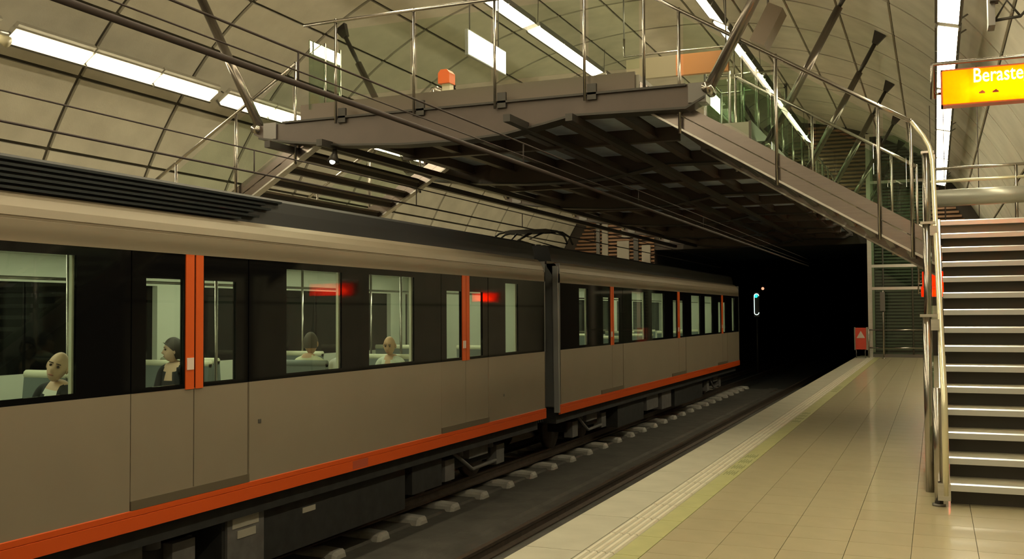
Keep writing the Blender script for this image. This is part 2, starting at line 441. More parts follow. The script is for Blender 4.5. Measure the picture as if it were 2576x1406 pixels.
# ------------------------------------------------------------------ mezzanine bridge
DZ = 4.9; DL, DR = -8.65, -3.7; SLOPE = .182 / .301; LZ = 2.735
FY0, FY1 = 13.42, 17.5
BR = thing('mezzanine_bridge', 'brown steel mezzanine bridge hung from the vault across the tracks', 'bridge', (-6.3, 13.2, 4.2))
sl = MB().box(DL, DR, 13.4, FY1, 4.62, DZ).box(-9.15, -2.9, FY1, YE - .15, 4.62, DZ)
sl.build('deck_slab', mat('deck_top', (.30, .27, .22), .4), BR)
bx('fascia', mat('fascia_paint', (.12, .09, .07), .4, .15), BR, -9.2, DR - .05, 13.36, 13.4, 4.6, DZ + .04)
bx('fascia', BROWN, BR, -2.9, -2.86, FY1, YE - .15, 4.5, DZ + .02); bx('fascia', BROWN, BR, -9.19, -9.15, FY1, YE - .15, 4.5, DZ + .02)
gpoly = [(-9.93, 4.63), (-9.98, 4.5), (-9.85, 4.44), (-9.2, 4.33), (-8.3, 4.23), (-7.3, 4.17), (-6.3, 4.16), (-5.6, 4.20), (-5.0, 4.30), (-4.6, 4.38), (-3.0, 4.35), (-2.75, 4.48), (-2.68, 4.6), (-2.74, 4.66)]
GY = [13.2, 18.2, 23.4, 28.6, 33.8, 38.8]
for i, gy in enumerate(GY):
    MB().prism(gpoly, 'y', gy, gy + .22).build('girder', BROWN, BR)
    for x0 in (-9.75, -2.95):
        MB().prism([(x0 - .02, 4.4), (x0 + .22, 4.4), (x0 + .22, 4.66), (x0 - .02, 4.66)], 'y', gy - .03, gy + .25).build('end_plate', GUNM, BR)
    bx('flange', DARKM, BR, -9.4, -3.0, gy - .05, gy + .27, 4.63, 4.66)  # dark top flange; its tone stands in for the shadow line under the fascia
    # flange along the lower edge
    low = gpoly[2:12]
    fl = MB()
    for a, b in zip(low[:-1], low[1:]): fl.prism([a, b, (b[0], b[1] - .03), (a[0], a[1] - .03)], 'y', gy - .05, gy + .27)
    fl.build('flange', DARKM, BR)
    for s, tip in ((1, (-2.72, gy + .11, 4.6)), (-1, (-9.92, gy + .11, 4.6))):
        ad = 53.5 if s > 0 else 126.5
        top = Vector(vp(ad, gy + .11)); tp = Vector(tip); dd = (top - tp)
        q = tp + dd * .74; q2 = tp + dd * .80; q3 = tp + dd * .97
        rod = tb('hanger_rod', mat('rod_steel', (.19, .165, .145), .25, .85), BR, [tp, q], .075 if i == 0 else .07, 12)
        tb('hanger_fork', DARKM, rod, [q, q2, q3], [.035, .05, .045], 8)
        dn = dd.normalized()
        u = Vector((0, 1, 0)); v = dn.cross(u)
        pm = MB()
        def Q(a, b, c_): return tuple(top - dn * c_ + v * a + u * b)
        pm.add([Q(-.15, -.06, -.05), Q(.15, -.06, -.05), Q(.06, -.06, .26), Q(-.06, -.06, .26), Q(-.15, .06, -.05), Q(.15, .06, -.05), Q(.06, .06, .26), Q(-.06, .06, .26)],
               [(0, 1, 2, 3), (7, 6, 5, 4), (0, 4, 5, 1), (1, 5, 6, 2), (2, 6, 7, 3), (3, 7, 4, 0)])
        pm.build('hanger_bracket', DARKM, rod)
        MB().tube([(tip[0], gy - .07, tip[2] - .02), (tip[0], gy + .29, tip[2] - .02)], .07, 12).build('pin', STEEL, rod, True)
CB = [15.7, 20.8, 26.0, 31.2, 36.3]
for y in CB: bx('cross_beam', BROWN, BR, -9.1 if y > 18 else DL, -2.95 if y > 18 else DR, y, y + .14, 4.36, 4.62)
jx = [-8.45 + .87 * i for i in range(7)]
for x in jx:
    m = MB().box(x - .02, x + .02, 13.42, YE - .2, 4.42, 4.62).box(x - .07, x + .07, 13.42, YE - .2, 4.40, 4.425)
    m.build('joist', BROWN, BR)
ycuts = sorted([13.45] + [g + .24 for g in GY[1:]] + [c + .14 for c in CB]); yends = sorted([g for g in GY[1:]] + CB) + [YE - .2]
for a, b in zip(ycuts, yends):
    for x0, x1 in zip(jx[:-1], jx[1:]): bx('soffit_panel', SOFF, BR, x0 + .05, x1 - .05, a + .04, b - .04, 4.57, 4.615)
    if a > 18:
        bx('soffit_panel', SOFF, BR, -9.1, jx[0] - .05, a + .04, b - .04, 4.57, 4.615); bx('soffit_panel', SOFF, BR, jx[-1] + .05, -2.95, a + .04, b - .04, 4.57, 4.615)
for x, z0, ya in ((-9.35, 4.22, 12.7), (-8.55, 4.22, 12.9), (-5.3, 4.26, 12.5), (-4.55, 4.28, 12.9)):
    MB().box(x - .05, x + .05, ya, 39, z0 - .04, z0 + .06).build('conduit', DARKM, BR)
# front balustrade
PX = [-8.41, -7.06, -5.75, -4.4]
rail_seg(BR, [(x, 13.14) for x in PX] + [(-3.6, 13.3)], lambda x, y: 6.13, lambda x, y: 4.55 if y < 13.2 else 4.64, 0, (lambda x, y: 4.95, lambda x, y: 5.98), ext0=(-9.0, 13.16, 6.13))
for x in PX: bx('bracket', DARKM, BR, x + .03, x + .16, 13.15, 13.2, 4.56, 4.78)
rail_seg(BR, [(-3.02, 17.6 + i * 1.7) for i in range(13)], lambda x, y: 6.05, lambda x, y: 4.6, 0, (lambda x, y: 4.95, lambda x, y: 5.95), GGLASS)
rail_seg(BR, [(-9.03, 17.6 + i * 1.7) for i in range(13)], lambda x, y: 6.05, lambda x, y: 4.6, 0, (lambda x, y: 4.95, lambda x, y: 5.95))
for y0, y1 in ((13.32, 13.75), (13.78, 14.2)):
    bx('glass_panel', GGLASS, BR, -9.02, -9.0, y0, y1, 4.85, 5.95)
    tb('post', STEEL, BR, [(-9.01, y1 + .015, 4.6), (-9.01, y1 + .015, 6.0)], .018, 6)

# ------------------------------------------------------------------ stair flights
def cross_flight(root, xt, sgn, n, zt):
    """flight falling away from the deck edge xt along x (sgn = direction), treads run along y"""
    g, r = .301, .182
    for i in range(n):
        xa = xt + sgn * g * i; zz = zt - r * (i + 1) - .13
        bx('tread', STONE, root, xa, xa + sgn * (g + .02), FY0 + .05, FY1 - .05, zz - .035, zz)
        t_ = bx('nosing', BRUSH, root, xa + sgn * (g - .02), xa + sgn * (g + .03), FY0 + .05, FY1 - .05, zz - .05, zz + .004)
        bx('tread_carrier', GUNM, root, xa + sgn * .04, xa + sgn * .12, FY0 + .05, FY1 - .05, zz - .12, zz - .036)
    def zl(x): return zt - SLOPE * sgn * (x - xt)
    xe = xt + sgn * g * n
    for y in (FY0, FY1):
        s = 1 if y == FY0 else -1
        up = [(xt - sgn * .02, zl(xt) - .08), (xe + sgn * .1, zl(xe) - .14), (xe + sgn * .1, zl(xe) - .31), (xt - sgn * .02, zl(xt) - .25)]
        lo = [(xt - sgn * .02, zl(xt) - .265), (xe + sgn * .1, zl(xe) - .325), (xe + sgn * .1, zl(xe) - .50), (xt - sgn * .02, zl(xt) - .44)]
        MB().prism(up, 'y', y, y + s * .04).build('stringer', STRG, root)
        MB().prism(lo, 'y', y + s * .02, y + s * .06).build('stringer', STRG, root)
        fl = [(xt, zl(xt) - .44), (xe + sgn * .1, zl(xe) - .50), (xe + sgn * .1, zl(xe) - .53), (xt, zl(xt) - .47)]
        MB().prism(fl, 'y', y - s * .06, y + s * .1).build('flange', BRUSH, root)
    return zl, xe
UF = thing('upper_stair', 'upper stair flight with steel stringers and glass sides from bridge to near landing', 'staircase', (-2, 13.4, 2.7))
zl, xe = cross_flight(UF, DR, 1, 12, DZ)
px2 = [-3.13, -1.86, -.62, -.24]
rail_seg(UF, [(x, 13.36) for x in px2], lambda x, y: zl(x) + 1.16, lambda x, y: zl(x) - .52, 0, (lambda x, y: zl(x) - .05, lambda x, y: zl(x) + 1.06), ext0=(-3.6, 13.3, 6.0), ext1=None)
rail_seg(UF, [(x, 17.56) for x in px2], lambda x, y: zl(x) + 1.16, lambda x, y: zl(x) - .5, 0, (lambda x, y: zl(x) - .05, lambda x, y: zl(x) + 1.06), GGLASS)
LF = thing('far_stair', 'stair flight from the bridge down to the far platform behind the train', 'staircase', (-10.5, 13.4, 2.7))
zl2, xe2 = cross_flight(LF, DL, -1, 12, DZ)
rail_seg(LF, [(x, 13.36) for x in (-9.3, -10.45, -11.68)], lambda x, y: zl2(x) + 1.1, lambda x, y: zl2(x) - .5, 0, (lambda x, y: zl2(x) - .1, lambda x, y: zl2(x) + .98), ext1=(-12.2, 13.36, zl2(-12.2) + 1.1))
rail_seg(LF, [(x, 17.56) for x in (-9.3, -10.45, -11.68)], lambda x, y: zl2(x) + 1.1, lambda x, y: zl2(x) - .5, 0, (lambda x, y: zl2(x) - .1, lambda x, y: zl2(x) + .98), ext1=(-12.2, 17.56, zl2(-12.2) + 1.1))
bx('landing', STONE, LF, -15.0, xe2, FY0, FY1, LZ - .2, LZ)
for x, y in ((-12.6, 13.6), (-12.6, 17.3), (-14.2, 13.6), (-14.2, 17.3)): tb('column', GUNM, LF, [(x, y, 0), (x, y, LZ - .2)], .09, 10)

ST = thing('staircase', 'near platform staircase with bright metal nosings and stone treads', 'staircase', (1.1, 9.3, 0))
SX0, SX1, SY, G, RS = .08, 2.3, 9.235, .3014, .1823
for i in range(15):
    y = SY + G * i; zz = RS * (i + 1)
    if i < 14: bx('tread', STONE, ST, SX0, SX1, y + .03, y + G + .13, zz - .04, zz)
    nb = MB().prism([(y, zz - .06), (y + .05, zz - .06), (y + .05, zz + .003), (y + .012, zz + .003), (y, zz - .008)], 'x', SX0, SX1)
    nb.build('nosing', mat('nosing_steel', (.66, .68, .74), .3, .9), ST)
    bx('riser', RISER, ST, SX0 + .01, SX1 - .01, y + .13, y + .15, zz - RS + .0, zz - .041)
for x in (SX0 - .06, SX1):
    MB().prism([(SY - .05, 0), (SY + .35, 0), (SY + G * 14.2, LZ - .42), (SY + G * 14.2, LZ + .02), (SY - .02, .2)], 'x', x, x + .05).build('stringer', BRUSH, ST)
bx('landing_slab', STONE, ST, xe - .02, SX1, SY + G * 14 + .05, FY1, LZ - .06, LZ)
bx('landing_frame', GUNM, ST, xe - .02, SX1, SY + G * 14 + .1, FY1, LZ - .3, LZ - .06)
for x, y in ((2.1, 13.8), (2.1, 17.2), (.3, 17.2)): tb('column', GUNM, ST, [(x, y, 0), (x, y, LZ - .3)], .09, 10)
# rear landing guard
tb('guard_beam', mat('beam_grey', (.36, .36, .32), .35, .5), ST, [(-.02, FY1 + .05, 3.43), (SX1, FY1 + .05, 3.45)], .135, 16)
for z in (3.70, 3.90): tb('handrail', CREAM if z < 3.8 else STEEL, ST, [(-.1, FY1 + .03, z), (SX1, FY1 + .03, z + .02)], .025)
for x in (-.1, 1.2, 2.25): tb('post', STEEL, ST, [(x, FY1 + .03, LZ - .2), (x, FY1 + .03, 3.92)], .025)
# sloping handrail on the open side
hp = [(.055, 9.12, .10), (.055, 9.12, .82), (.055, 9.14, .93), (.05, 9.25, 1.04)]
for i in range(1, 9):
    t = i / 8; hp.append((.05 - .05 * t, 9.25 + (13.1 - 9.25) * t, 1.04 + (3.42 - 1.04) * t))
hp += [(-.03, 13.3, 3.62), (-.1, 13.36, 3.78), (-.24, 13.36, zl(-.24) + 1.16)]
tb('handrail', CREAM, ST, hp, .027, 10)
tb('newel_post', STEEL, ST, [(.0, 9.2, 0), (.0, 9.2, .98)], .036, 12)
tb('newel_foot', GUNM, ST, [(.0, 9.2, 0), (.0, 9.2, .02)], .055, 12)
bx('clamp', BRUSH, ST, -.01, .09, 9.10, 9.16, .06, .2)
for (y, zt, zb_) in ((9.88, 1.57, 0), (11.5, 2.54, 1.1), (13.3, 3.55, 2.3)):
    tb('post', STEEL, ST, [(-.07, y, zb_), (-.07, y, zt)], .04, 12)
    bx('post_cap', BRUSH, ST, -.13, .02, y - .05, y + .05, zt, zt + .025)
    bx('clamp', BRUSH, ST, -.04, .03, y - .03, y + .03, zt - .12, zt - .02); bx('clamp', BRUSH, ST, -.04, .03, y - .03, y + .03, max(.15, zt - 1.0), max(.15, zt - 1.0) + .14)
for (ya, za, yb, zb_) in ((9.3, .98, 9.82, 1.25), (9.95, 1.36, 11.44, 2.28), (11.56, 2.4, 13.22, 3.38)):
    MB().prism([(ya, za), (yb, zb_), (yb, zb_ - .85), (ya, za - .85)], 'x', -.035, -.023).build('glass_panel', GGLASS, ST)
MB().prism([(9.93, .05), (13.3, .05), (13.3, 2.2), (9.93, .35)], 'x', -.10, -.085).build('side_panel', mat('side_dark', (.10, .095, .07), .12, .6), ST)

# ------------------------------------------------------------------ train
XS = -6.4; CAR_W = 2.8
def metro_car(label, ya, yb, doors, wins, first):
    C_ = thing('metro_car', label, 'train car', (TR2, (ya + yb) / 2, -1.1))
    XF = XS - CAR_W
    dw = .81
    B0, B1 = .95, 2.19
    # lower body panels between doors
    ed = [ya] + [e for d in doors for e in (d - dw, d + dw)] + [yb]
    for a, b in zip(ed[0::2], ed[1::2]):
        if b > a: bx('side_panel', BODY, C_, XS - .05, XS, a + .008, b - .008, -.05, B0)
    bx('side_panel', BODY, C_, XF, XF + .05, ya, yb, -.05, B0)
    sk = MB().prism([(XS, -.05), (XS + .012, -.055), (XS + .012, -.10), (XS + .004, -.105), (XS + .012, -.11), (XS + .012, -.225), (XS - .03, -.24), (XS - .05, -.05)], 'y', ya, yb)
    tag(sk.build('skirt_stripe', ORANGE, C_), 'orange stripe along the car foot')
    bx('skirt_stripe', ORANGE, C_, XF - .012, XF + .03, ya, yb, -.24, -.05)
    # upper cove with grooves and shoulder
    prof = [(XS - .05, B1), (XS, B1), (XS, 2.36), (XS - .015, 2.365), (XS - .015, 2.385), (XS - .005, 2.39), (XS - .03, 2.46), (XS - .075, 2.535), (XS - .14, 2.585), (XS - .25, 2.6), (XS - .25, 2.5)]
    MB().prism(prof, 'y', ya, yb).build('cove', BODY, C_)
    MB().prism([(2 * TR2 - x, z) for x, z in prof], 'y', ya, yb).build('cove', BODY, C_)
    # roof
    rp = [(XS - .17, 2.56), (XS - .2, 2.74), (XS - .23, 2.86), (XS - .3, 2.9), (XF + .3, 2.9), (XF + .23, 2.86), (XF + .17, 2.56)]
    MB().prism(rp, 'y', ya + .05, yb - .05).build('roof', ROOFB, C_)
    # black window band: split at openings
    allw = sorted([(a, b, 1.0, 2.115) for a, b in wins])
    y = ya
    cuts = sorted([(a, b, 'w') for a, b in wins] + [(d - dw, d + dw, 'd') for d in doors])
    for a, b, k in cuts + [(yb, yb, 'e')]:
        if a > y: bx('band_panel', BLACK, C_, XS - .03, XS - .004, y + (.006), a - .006 if k != 'e' else a, B0, B1)
        if k == 'w':
            bx('band_panel', BLACK, C_, XS - .03, XS - .004, a - .006, b + .006, B0, 1.0); bx('band_panel', BLACK, C_, XS - .03, XS - .004, a - .006, b + .006, 2.115, B1)
            w_ = bx('window_pane', TGLASS, C_, XS - .022, XS - .012, a - .006, b + .006, 1.0, 2.115)
        y = b
    # lining behind the band (white reveals)
    y = ya
    for a, b, k in cuts + [(yb, yb, 'e')]:
        if a > y: bx('lining_panel', LINING, C_, XS - .08, XS - .05, y, a, 0, 2.3)
        if k == 'w':
            bx('lining_panel', LINING, C_, XS - .08, XS - .05, a, b, 0, .985); bx('lining_panel', LINING, C_, XS - .08, XS - .05, a, b, 2.13, 2.3)
        else:
            if k == 'd': bx('lining_panel', LINING, C_, XS - .08, XS - .05, a, b, 2.1, 2.3)
        y = b
    # doors
    for d in doors:
        for s in (-1, 1):
            y0, y1 = (d - dw + .01, d - .008) if s < 0 else (d + .008, d + dw - .01)
            leaf = bx('door_leaf', BODY, C_, XS - .05, XS - .008, y0, y1, .03, B0)
            wa, wb = (d - .63, d - .15) if s < 0 else (d + .14, d + .61)
            fr = MB(); X0, X1 = XS - .045, XS - .006
            fr.box(X0, X1, y0, wa, B0, B1).box(X0, X1, wb, y1, B0, B1).box(X0, X1, wa, wb, B0, .99).box(X0, X1, wa, wb, 1.955, B1)
            fr.build('door_frame', BLACK, leaf)
            bx('door_pane', TGLASS, leaf, XS - .03, XS - .02, wa, wb, .99, 1.955)
            sa, sb_ = (d - .125, d - .012) if s < 0 else (d + .012, d + .115)
            tag(bx('door_stripe', ORANGE2, leaf, XS - .006, XS + .004, sa, sb_, B0 - .01, B1), 'orange vertical stripe')
            if s < 0: tag(bx('door_button', mat('door_button', (.75, .62, .55), .4), leaf, XS + .004, XS + .012, sa + .012, sb_ - .012, 1.12, 1.23), 'pale door button plate')
        tag(bx('door_sill', mat('sill', (.16, .13, .09), .5, .4), C_, XS - .05, XS + .01, d - dw, d + dw, -.05, .03), 'dark door sill')
    # interior: floor, ceiling, far wall with dark windows, lamps
    bx('cabin_floor', mat('cabin_floor', (.12, .13, .12), .5), C_, XF + .05, XS - .05, ya + .05, yb - .05, -.12, .0)
    bx('cabin_ceiling', LINING, C_, XF + .05, XS - .05, ya + .05, yb - .05, 2.3, 2.4)
    bx('cabin_wall', LINING, C_, XF + .05, XF + .12, ya, yb, 0, 1.0); bx('cabin_wall', LINING, C_, XF + .05, XF + .12, ya, yb, 2.0, 2.3)
    bx('far_glazing', BLACK, C_, XF + .03, XF + .06, ya, yb, 1.0, 2.0)
    for d in doors:
        bx('cabin_pillar', LINING, C_, XF + .05, XF + .14, d + 2.45, d + 3.0, 1.0, 2.0)
    for a, b in wins:
        bx('cabin_pillar', LINING, C_, XF + .05, XF + .12, (a + b) / 2 + .85, (a + b) / 2 + .97, 1.0, 2.0)
    for e_ in (ya, yb): 
        s = 1 if e_ == ya else -1
        bx('end_wall', LINING, C_, XF + .05, XS - .05, e_ + s * .03, e_ + s * .08, 0, 2.3)
        eb = MB()
        eb.box(XF, XF + .8, e_, e_ + s * .03, -.1, 2.55).box(XS - .8, XS, e_, e_ + s * .03, -.1, 2.55).box(XF + .8, XS - .8, e_, e_ + s * .03, 2.1, 2.55)
        eb.build('end_panel', mat('end_grey', (.23, .235, .24), .35, .4), C_)
    tb_ = .35
    bx('cabin_lamp', CABL, C_, TR2 + .35, TR2 + .5, ya + .6, yb - .6, 2.285, 2.298); bx('cabin_lamp', CABL, C_, TR2 - .5, TR2 - .35, ya + .6, yb - .6, 2.285, 2.298)
    for d in doors:
        for x in (-6.95, -8.6):
            for dy in (-.98, .98): tb('grab_pole', STEEL, C_, [(x, d + dy, 0), (x, d + dy, 2.3)], .018, 8)
    tb('grab_rail', STEEL, C_, [(-7.1, ya + .6, 1.95), (-7.1, yb - .6, 1.95)], .016, 6)
    # underframe
    bx('underframe', UNDER, C_, XF + .15, XS - .12, ya + .1, yb - .1, -.42, -.13)
    return C_
def seat(C_, yb, f, x0=-7.45, x1=-6.58, zt=1.06, tm_=None):
    """two-seat bench; yb = plane of the backrest, f = facing (+1 / -1 along y)"""
    se = bx('seat', SEAT, C_, x0, x1, yb, yb + f * .46, .34, .45)
    MB().prism([(yb, .42), (yb + f * .08, .42), (yb + f * .02, zt), (yb - f * .04, zt)], 'x', x0, x1).build('backrest', SEAT, se)
    tb('headrest_tube', tm_ or SEATTOP, se, [(x0, yb - f * .01, zt), (x1, yb - f * .01, zt)], .042, 10)
    bx('seat_base', SEAT, se, x0 + .2, x1 - .2, yb + f * .05, yb + f * .35, 0, .34)
def bogie(C_, y):
    b = bx('bogie', UNDER, C_, TR2 - .95, TR2 + .95, y - 1.2, y + 1.2, -.75, -.55)
    for dy in (-.95, .95):
        for s in (-1, 1):
            x = TR2 + s * .5
            MB().tube([(x - .06, y + dy, -.69), (x + .06, y + dy, -.69)], .42, 20).build('wheel', RAILM, b, True)
        MB().tube([(TR2 - .95, y + dy, -.69), (TR2 + 1.05, y + dy, -.69)], .09, 10).build('axle', UNDERL, b, True)
        MB().box(TR2 + .88, TR2 + 1.06, y + dy - .16, y + dy + .16, -.86, -.55).build('axle_box', UNDERL, b)
        MB().tube([(TR2 + 1.0, y + dy * .6, -.55), (TR2 + 1.0, y + dy * .6, -.3)], .09, 12).build('spring', UNDERL, b, True)
    MB().box(TR2 + .9, TR2 + 1.1, y - .35, y + .35, -.62, -.3).build('bolster_box', UNDERL, b)
    MB().tube([(TR2 + 1.08, y - .9, -.45), (TR2 + 1.08, y - .2, -.8), (TR2 + 1.08, y + .7, -.78)], .03, 8).build('pipe', UNDERL, b, True)
def ubox(C_, y0, y1, z0, z1, m=None, d=.25): return bx('equipment_box', m or UNDER, C_, XS - d - 1.2, XS - d, y0, y1, z0, z1)
C1 = metro_car('near metro car with dark louvred roof and passengers at the windows', -1.2, 16.8, [1.5, 7.59, 13.52], [(3.2, 4.4), (5.0, 6.17), (9.05, 10.13), (10.76, 11.91), (15.02, 15.54)], True)
bogie(C1, 6.9); bogie(C1, 14.6)
ubox(C1, 8.3, 12.1, -1.0, -.3); ubox(C1, 12.3, 13.2, -.85, -.3); ubox(C1, 8.35, 8.95, -.98, -.35, UNDERL, .22)
pl = bx('cover_plate', mat('cover', (.36, .34, .29), .5), C1, XS - .225, XS - .21, 8.42, 8.85, -.55, -.36); bx('cover_plate', MATS['cover'], C1, XS - .225, XS - .21, 8.5, 8.8, -.66, -.58)
bx('cover_plate', MATS['cover'], C1, XS - .255, XS - .24, 9.7, 9.95, -.62, -.56)
for i in range(6):
    z = 2.6 + i * .047
    bx('roof_louvre', mat('louvre_black', (.02, .025, .03), .35, .4), C1, XS - .16 - .015 * i, XS - .10 - .015 * i, -1, 9.0 - .12 * (5 - i) + .2 * (i % 2), z, z + .022)
for yb, f, zt in ((6.62, -1, 1.11), (10.1, 1, 1.05), (12.38, -1, 1.03), (4.2, 1, 1.06), (15.4, 1, 1.06)):
    seat(C1, yb, f, zt=zt, tm_=SEAT if yb == 10.1 else None); seat(C1, yb, f, -9.02, -8.15)
seat(C1, 9.45, -1, -8.95, -7.75)
tag(bx('side_label', mat('stencil', (.40, .07, .03), .5), C1, XS + .012, XS + .0125, 10.35, 10.7, -.21, -.11), 'faint dark stencil on the orange stripe')
for y, z in ((8.55, .52), (14.9, .30)): bx('access_cap', GUNM, C1, XS, XS + .004, y, y + .05, z, z + .04)
C2 = metro_car('rear metro car with the pantograph, under the bridge', 17.55, 36.0, [20.85, 26.95, 33.0], [(18.68, 19.22), (22.4, 23.54), (24.16, 25.39), (28.5, 29.71), (30.32, 31.5), (34.7, 35.2)], False)
bogie(C2, 20.3); bogie(C2, 33.2)
ubox(C2, 22, 24.2, -.95, -.3); ubox(C2, 24.5, 25.6, -.8, -.3, UNDERL); ubox(C2, 26, 27, -.9, -.3, UNDERL); ubox(C2, 27.4, 31, -.95, -.3)
for yb, f in ((22.5, 1), (24.9, -1), (28.7, 1), (31.1, -1)): seat(C2, yb, f); seat(C2, yb, f, -9.02, -8.15)
# gangway bellows between the cars
gw = MB()
for i in range(6):
    y = 16.84 + i * .11
    gw.box(TR2 - 1.15, TR2 + 1.15, y, y + .05, -.35, 2.5).box(TR2 - 1.1, TR2 + 1.1, y + .05, y + .1, -.3, 2.45)
gw.build('gangway_bellows', BELLOW, C1)
MB().prism([(XS - .02, 2.5), (XS + .0, -.2), (XS - .1, -.2), (XS - .12, 2.5)], 'y', 17.5, 17.55).build('end_pillar', mat('pillar_grey', (.42, .42, .42), .3, .5), C2)
# pantograph
pg = MB().box(-8.5, -7.1, 18.6, 21.2, 2.9, 2.97)
pgo = pg.build('pantograph_base', DARKM, C2)
hd = [(-8.68, 3.08), (-8.6, 3.24), (-8.45, 3.34), (-8.2, 3.385), (-7.4, 3.385), (-7.15, 3.34), (-7.0, 3.24), (-6.92, 3.08)]
for dy in (0, .32):
    tb('collector_bar', DARKM, pgo, [(x, 19.5 + dy, z - .03) for x, z in hd], .022, 8)
    bx('carbon_strip', DARKM, pgo, -8.3, -7.3, 19.47 + dy, 19.53 + dy, 3.30, 3.36)
tb('pantograph_arm', DARKM, pgo, [(-7.8, 21.0, 3.0), (-7.8, 19.0, 3.12), (-7.8, 19.66, 3.32)], .04, 8)
tb('pantograph_arm', DARKM, pgo, [(-8.2, 20.9, 3.0), (-8.0, 19.1, 3.14), (-8.1, 19.66, 3.32)], .025, 8); tb('pantograph_arm', DARKM, pgo, [(-7.4, 20.9, 3.0), (-7.6, 19.1, 3.14), (-7.5, 19.66, 3.32)], .025, 8)
for x, y in ((-8.3, 18.8), (-7.3, 18.8), (-8.3, 21.0), (-7.3, 21.0)): tb('insulator', ROOFB, pgo, [(x, y, 2.88), (x, y, 3.0)], .06, 8)

# ------------------------------------------------------------------ overhead wires
def wire(label, pts, r, drops=()):
    o = tag(MB().tube(pts, r, 6).build('overhead_wire', WIRE, None, True), label, 'cable')
    for (a, b) in drops: tb('dropper', WIRE, o, [a, b], .008, 6)
def wl(x, z): return [(x, YB + .2, z), (x, 40, z)]
wire('thick overhead contact wire above the empty track', wl(TR1, 3.38), .024)
wire('thinner carrier wire above the empty track with droppers', wl(TR1, 3.63), .009, [((TR1, y, 3.63), (TR1, y, 3.38)) for y in (6.43, 11.0, 16.0, 21.0)])
wire('slim feeder wire running above the empty track', wl(TR1 + .05, 3.46), .006)
wire('contact wire above the train roof', wl(TR2, 3.40), .013)
wire('carrier wire above the train roof with droppers', wl(TR2, 3.68), .009, [((TR2, y, 3.68), (TR2, y, 3.40)) for y in (10.33, 14.6, 19.2, 24.0)])

# ------------------------------------------------------------------ signs
ROTF = Matrix(((1, 0, 0), (0, 0, -1), (0, 1, 0)))       # text upright facing -Y
SIGNO = translucent('sign_orange', (1.0, .60, .012)); SIGNW = translucent('sign_white', (.95, .9, .7))
TUBEL = mat('sign_tube', (1, 1, 1), .5, emit=2600., ecol=(1, .93, .7)); INNER = mat('sign_inner', (.8, .8, .75), .7)
FRAMEO = mat('sign_rim', (.62, .12, .03), .4); ICON = mat('sign_icon', (.30, .03, .01), .5)
def lit_sign(label, x0, x1, y, z0, z1, words=None, tx=0, ts=.16, group=None, back=True, tube0=.22, SIGNO=SIGNO, TUBEL=TUBEL):
    S = thing('overhead_sign', label, 'sign', ((x0 + x1) / 2, y, z0), group)
    d = .16
    sh = MB().box(x0, x1, y + .01, y + d - .01, z1 - .012, z1).box(x0, x1, y + .01, y + d - .01, z0, z0 + .012).box(x0, x0 + .014, y + .01, y + d - .01, z0, z1).box(x1 - .014, x1, y + .01, y + d - .01, z0, z1)
    sh.build('sign_case', FRAMEO, S)
    bx('sign_face', SIGNO, S, x0 + .012, x1 - .012, y + .008, y + .012, z0 + .012, z1 - .012)
    bx('sign_back', SIGNO if back else INNER, S, x0 + .012, x1 - .012, y + d - .012, y + d - .008, z0 + .012, z1 - .012)
    zc = (z0 + z1) / 2 - .04
    tb('sign_tube', TUBEL, S, [(x0 + tube0, y + d / 2, zc), (x1 - .1, y + d / 2, zc)], .013, 8)
    fr = [(x0 - .06, y + d / 2, z0 + .08), (x0 - .06, y + d / 2, z1 + .07), (x1 + .06, y + d / 2, z1 + .07), (x1 + .06, y + d / 2, z0 + .08)]
    tb('sign_frame', STEEL, S, fr, .022, 8)
    for x in (x0 - .05, x1): tb('frame_pin', STEEL, S, [(x, y + d / 2, z0 + .12), (x + .05, y + d / 2, z0 + .12)], .012, 6)
    for x in (x0 + (x1 - x0) * .35, x1 - .2):
        zt = max(p[1] for p in pts if abs(p[0] - x) < .6); 
        tb('hanger_wire', WIRE, S, [(x, y + d / 2, z1 + .07), (x, y + d / 2, zt - .1)], .008, 6)
    if words:
        text_mesh(words, ts, 'sign_lettering', mat('letter_white', (1, 1, .9), .5, emit=3.0, ecol=(1, 1, .85)), S, (tx, y + .003, z0 + .175), ROTF @ Matrix.Diagonal((.74, 1, 1)), .004)
    return S
SG = lit_sign('glowing yellow-orange overhead sign reading Berastegi above the stair foot', .075, 2.1, 9.0, 3.31, 3.61, 'Berastegi', .315, .165)
for x0 in (.36, .46):
    bx('sign_icon', ICON if x0 > .4 else FRAMEO, SG, x0, x0 + .045, 8.998, 9.004, 3.39, 3.402)
    MB().prism([(x0 + .005, 3.402), (x0 + .04, 3.402), (x0 + .026, 3.416)], 'y', 8.998, 9.004).build('sign_icon', ICON if x0 > .4 else FRAMEO, SG)
lit_sign('small glowing orange sign under the stair landing rear', -.22, .98, 20.4, 2.07, 2.37, None, SIGNO=translucent('sign_red', (1.0, .13, .012)), TUBEL=mat('sign_tube_dim', (1, 1, 1), .5, emit=500., ecol=(1, .93, .7)))
lit_sign('small glowing orange sign further along the near platform', -.34, .5, 28.6, 2.0, 2.28, None, SIGNO=MATS['sign_red'], TUBEL=MATS['sign_tube_dim'])
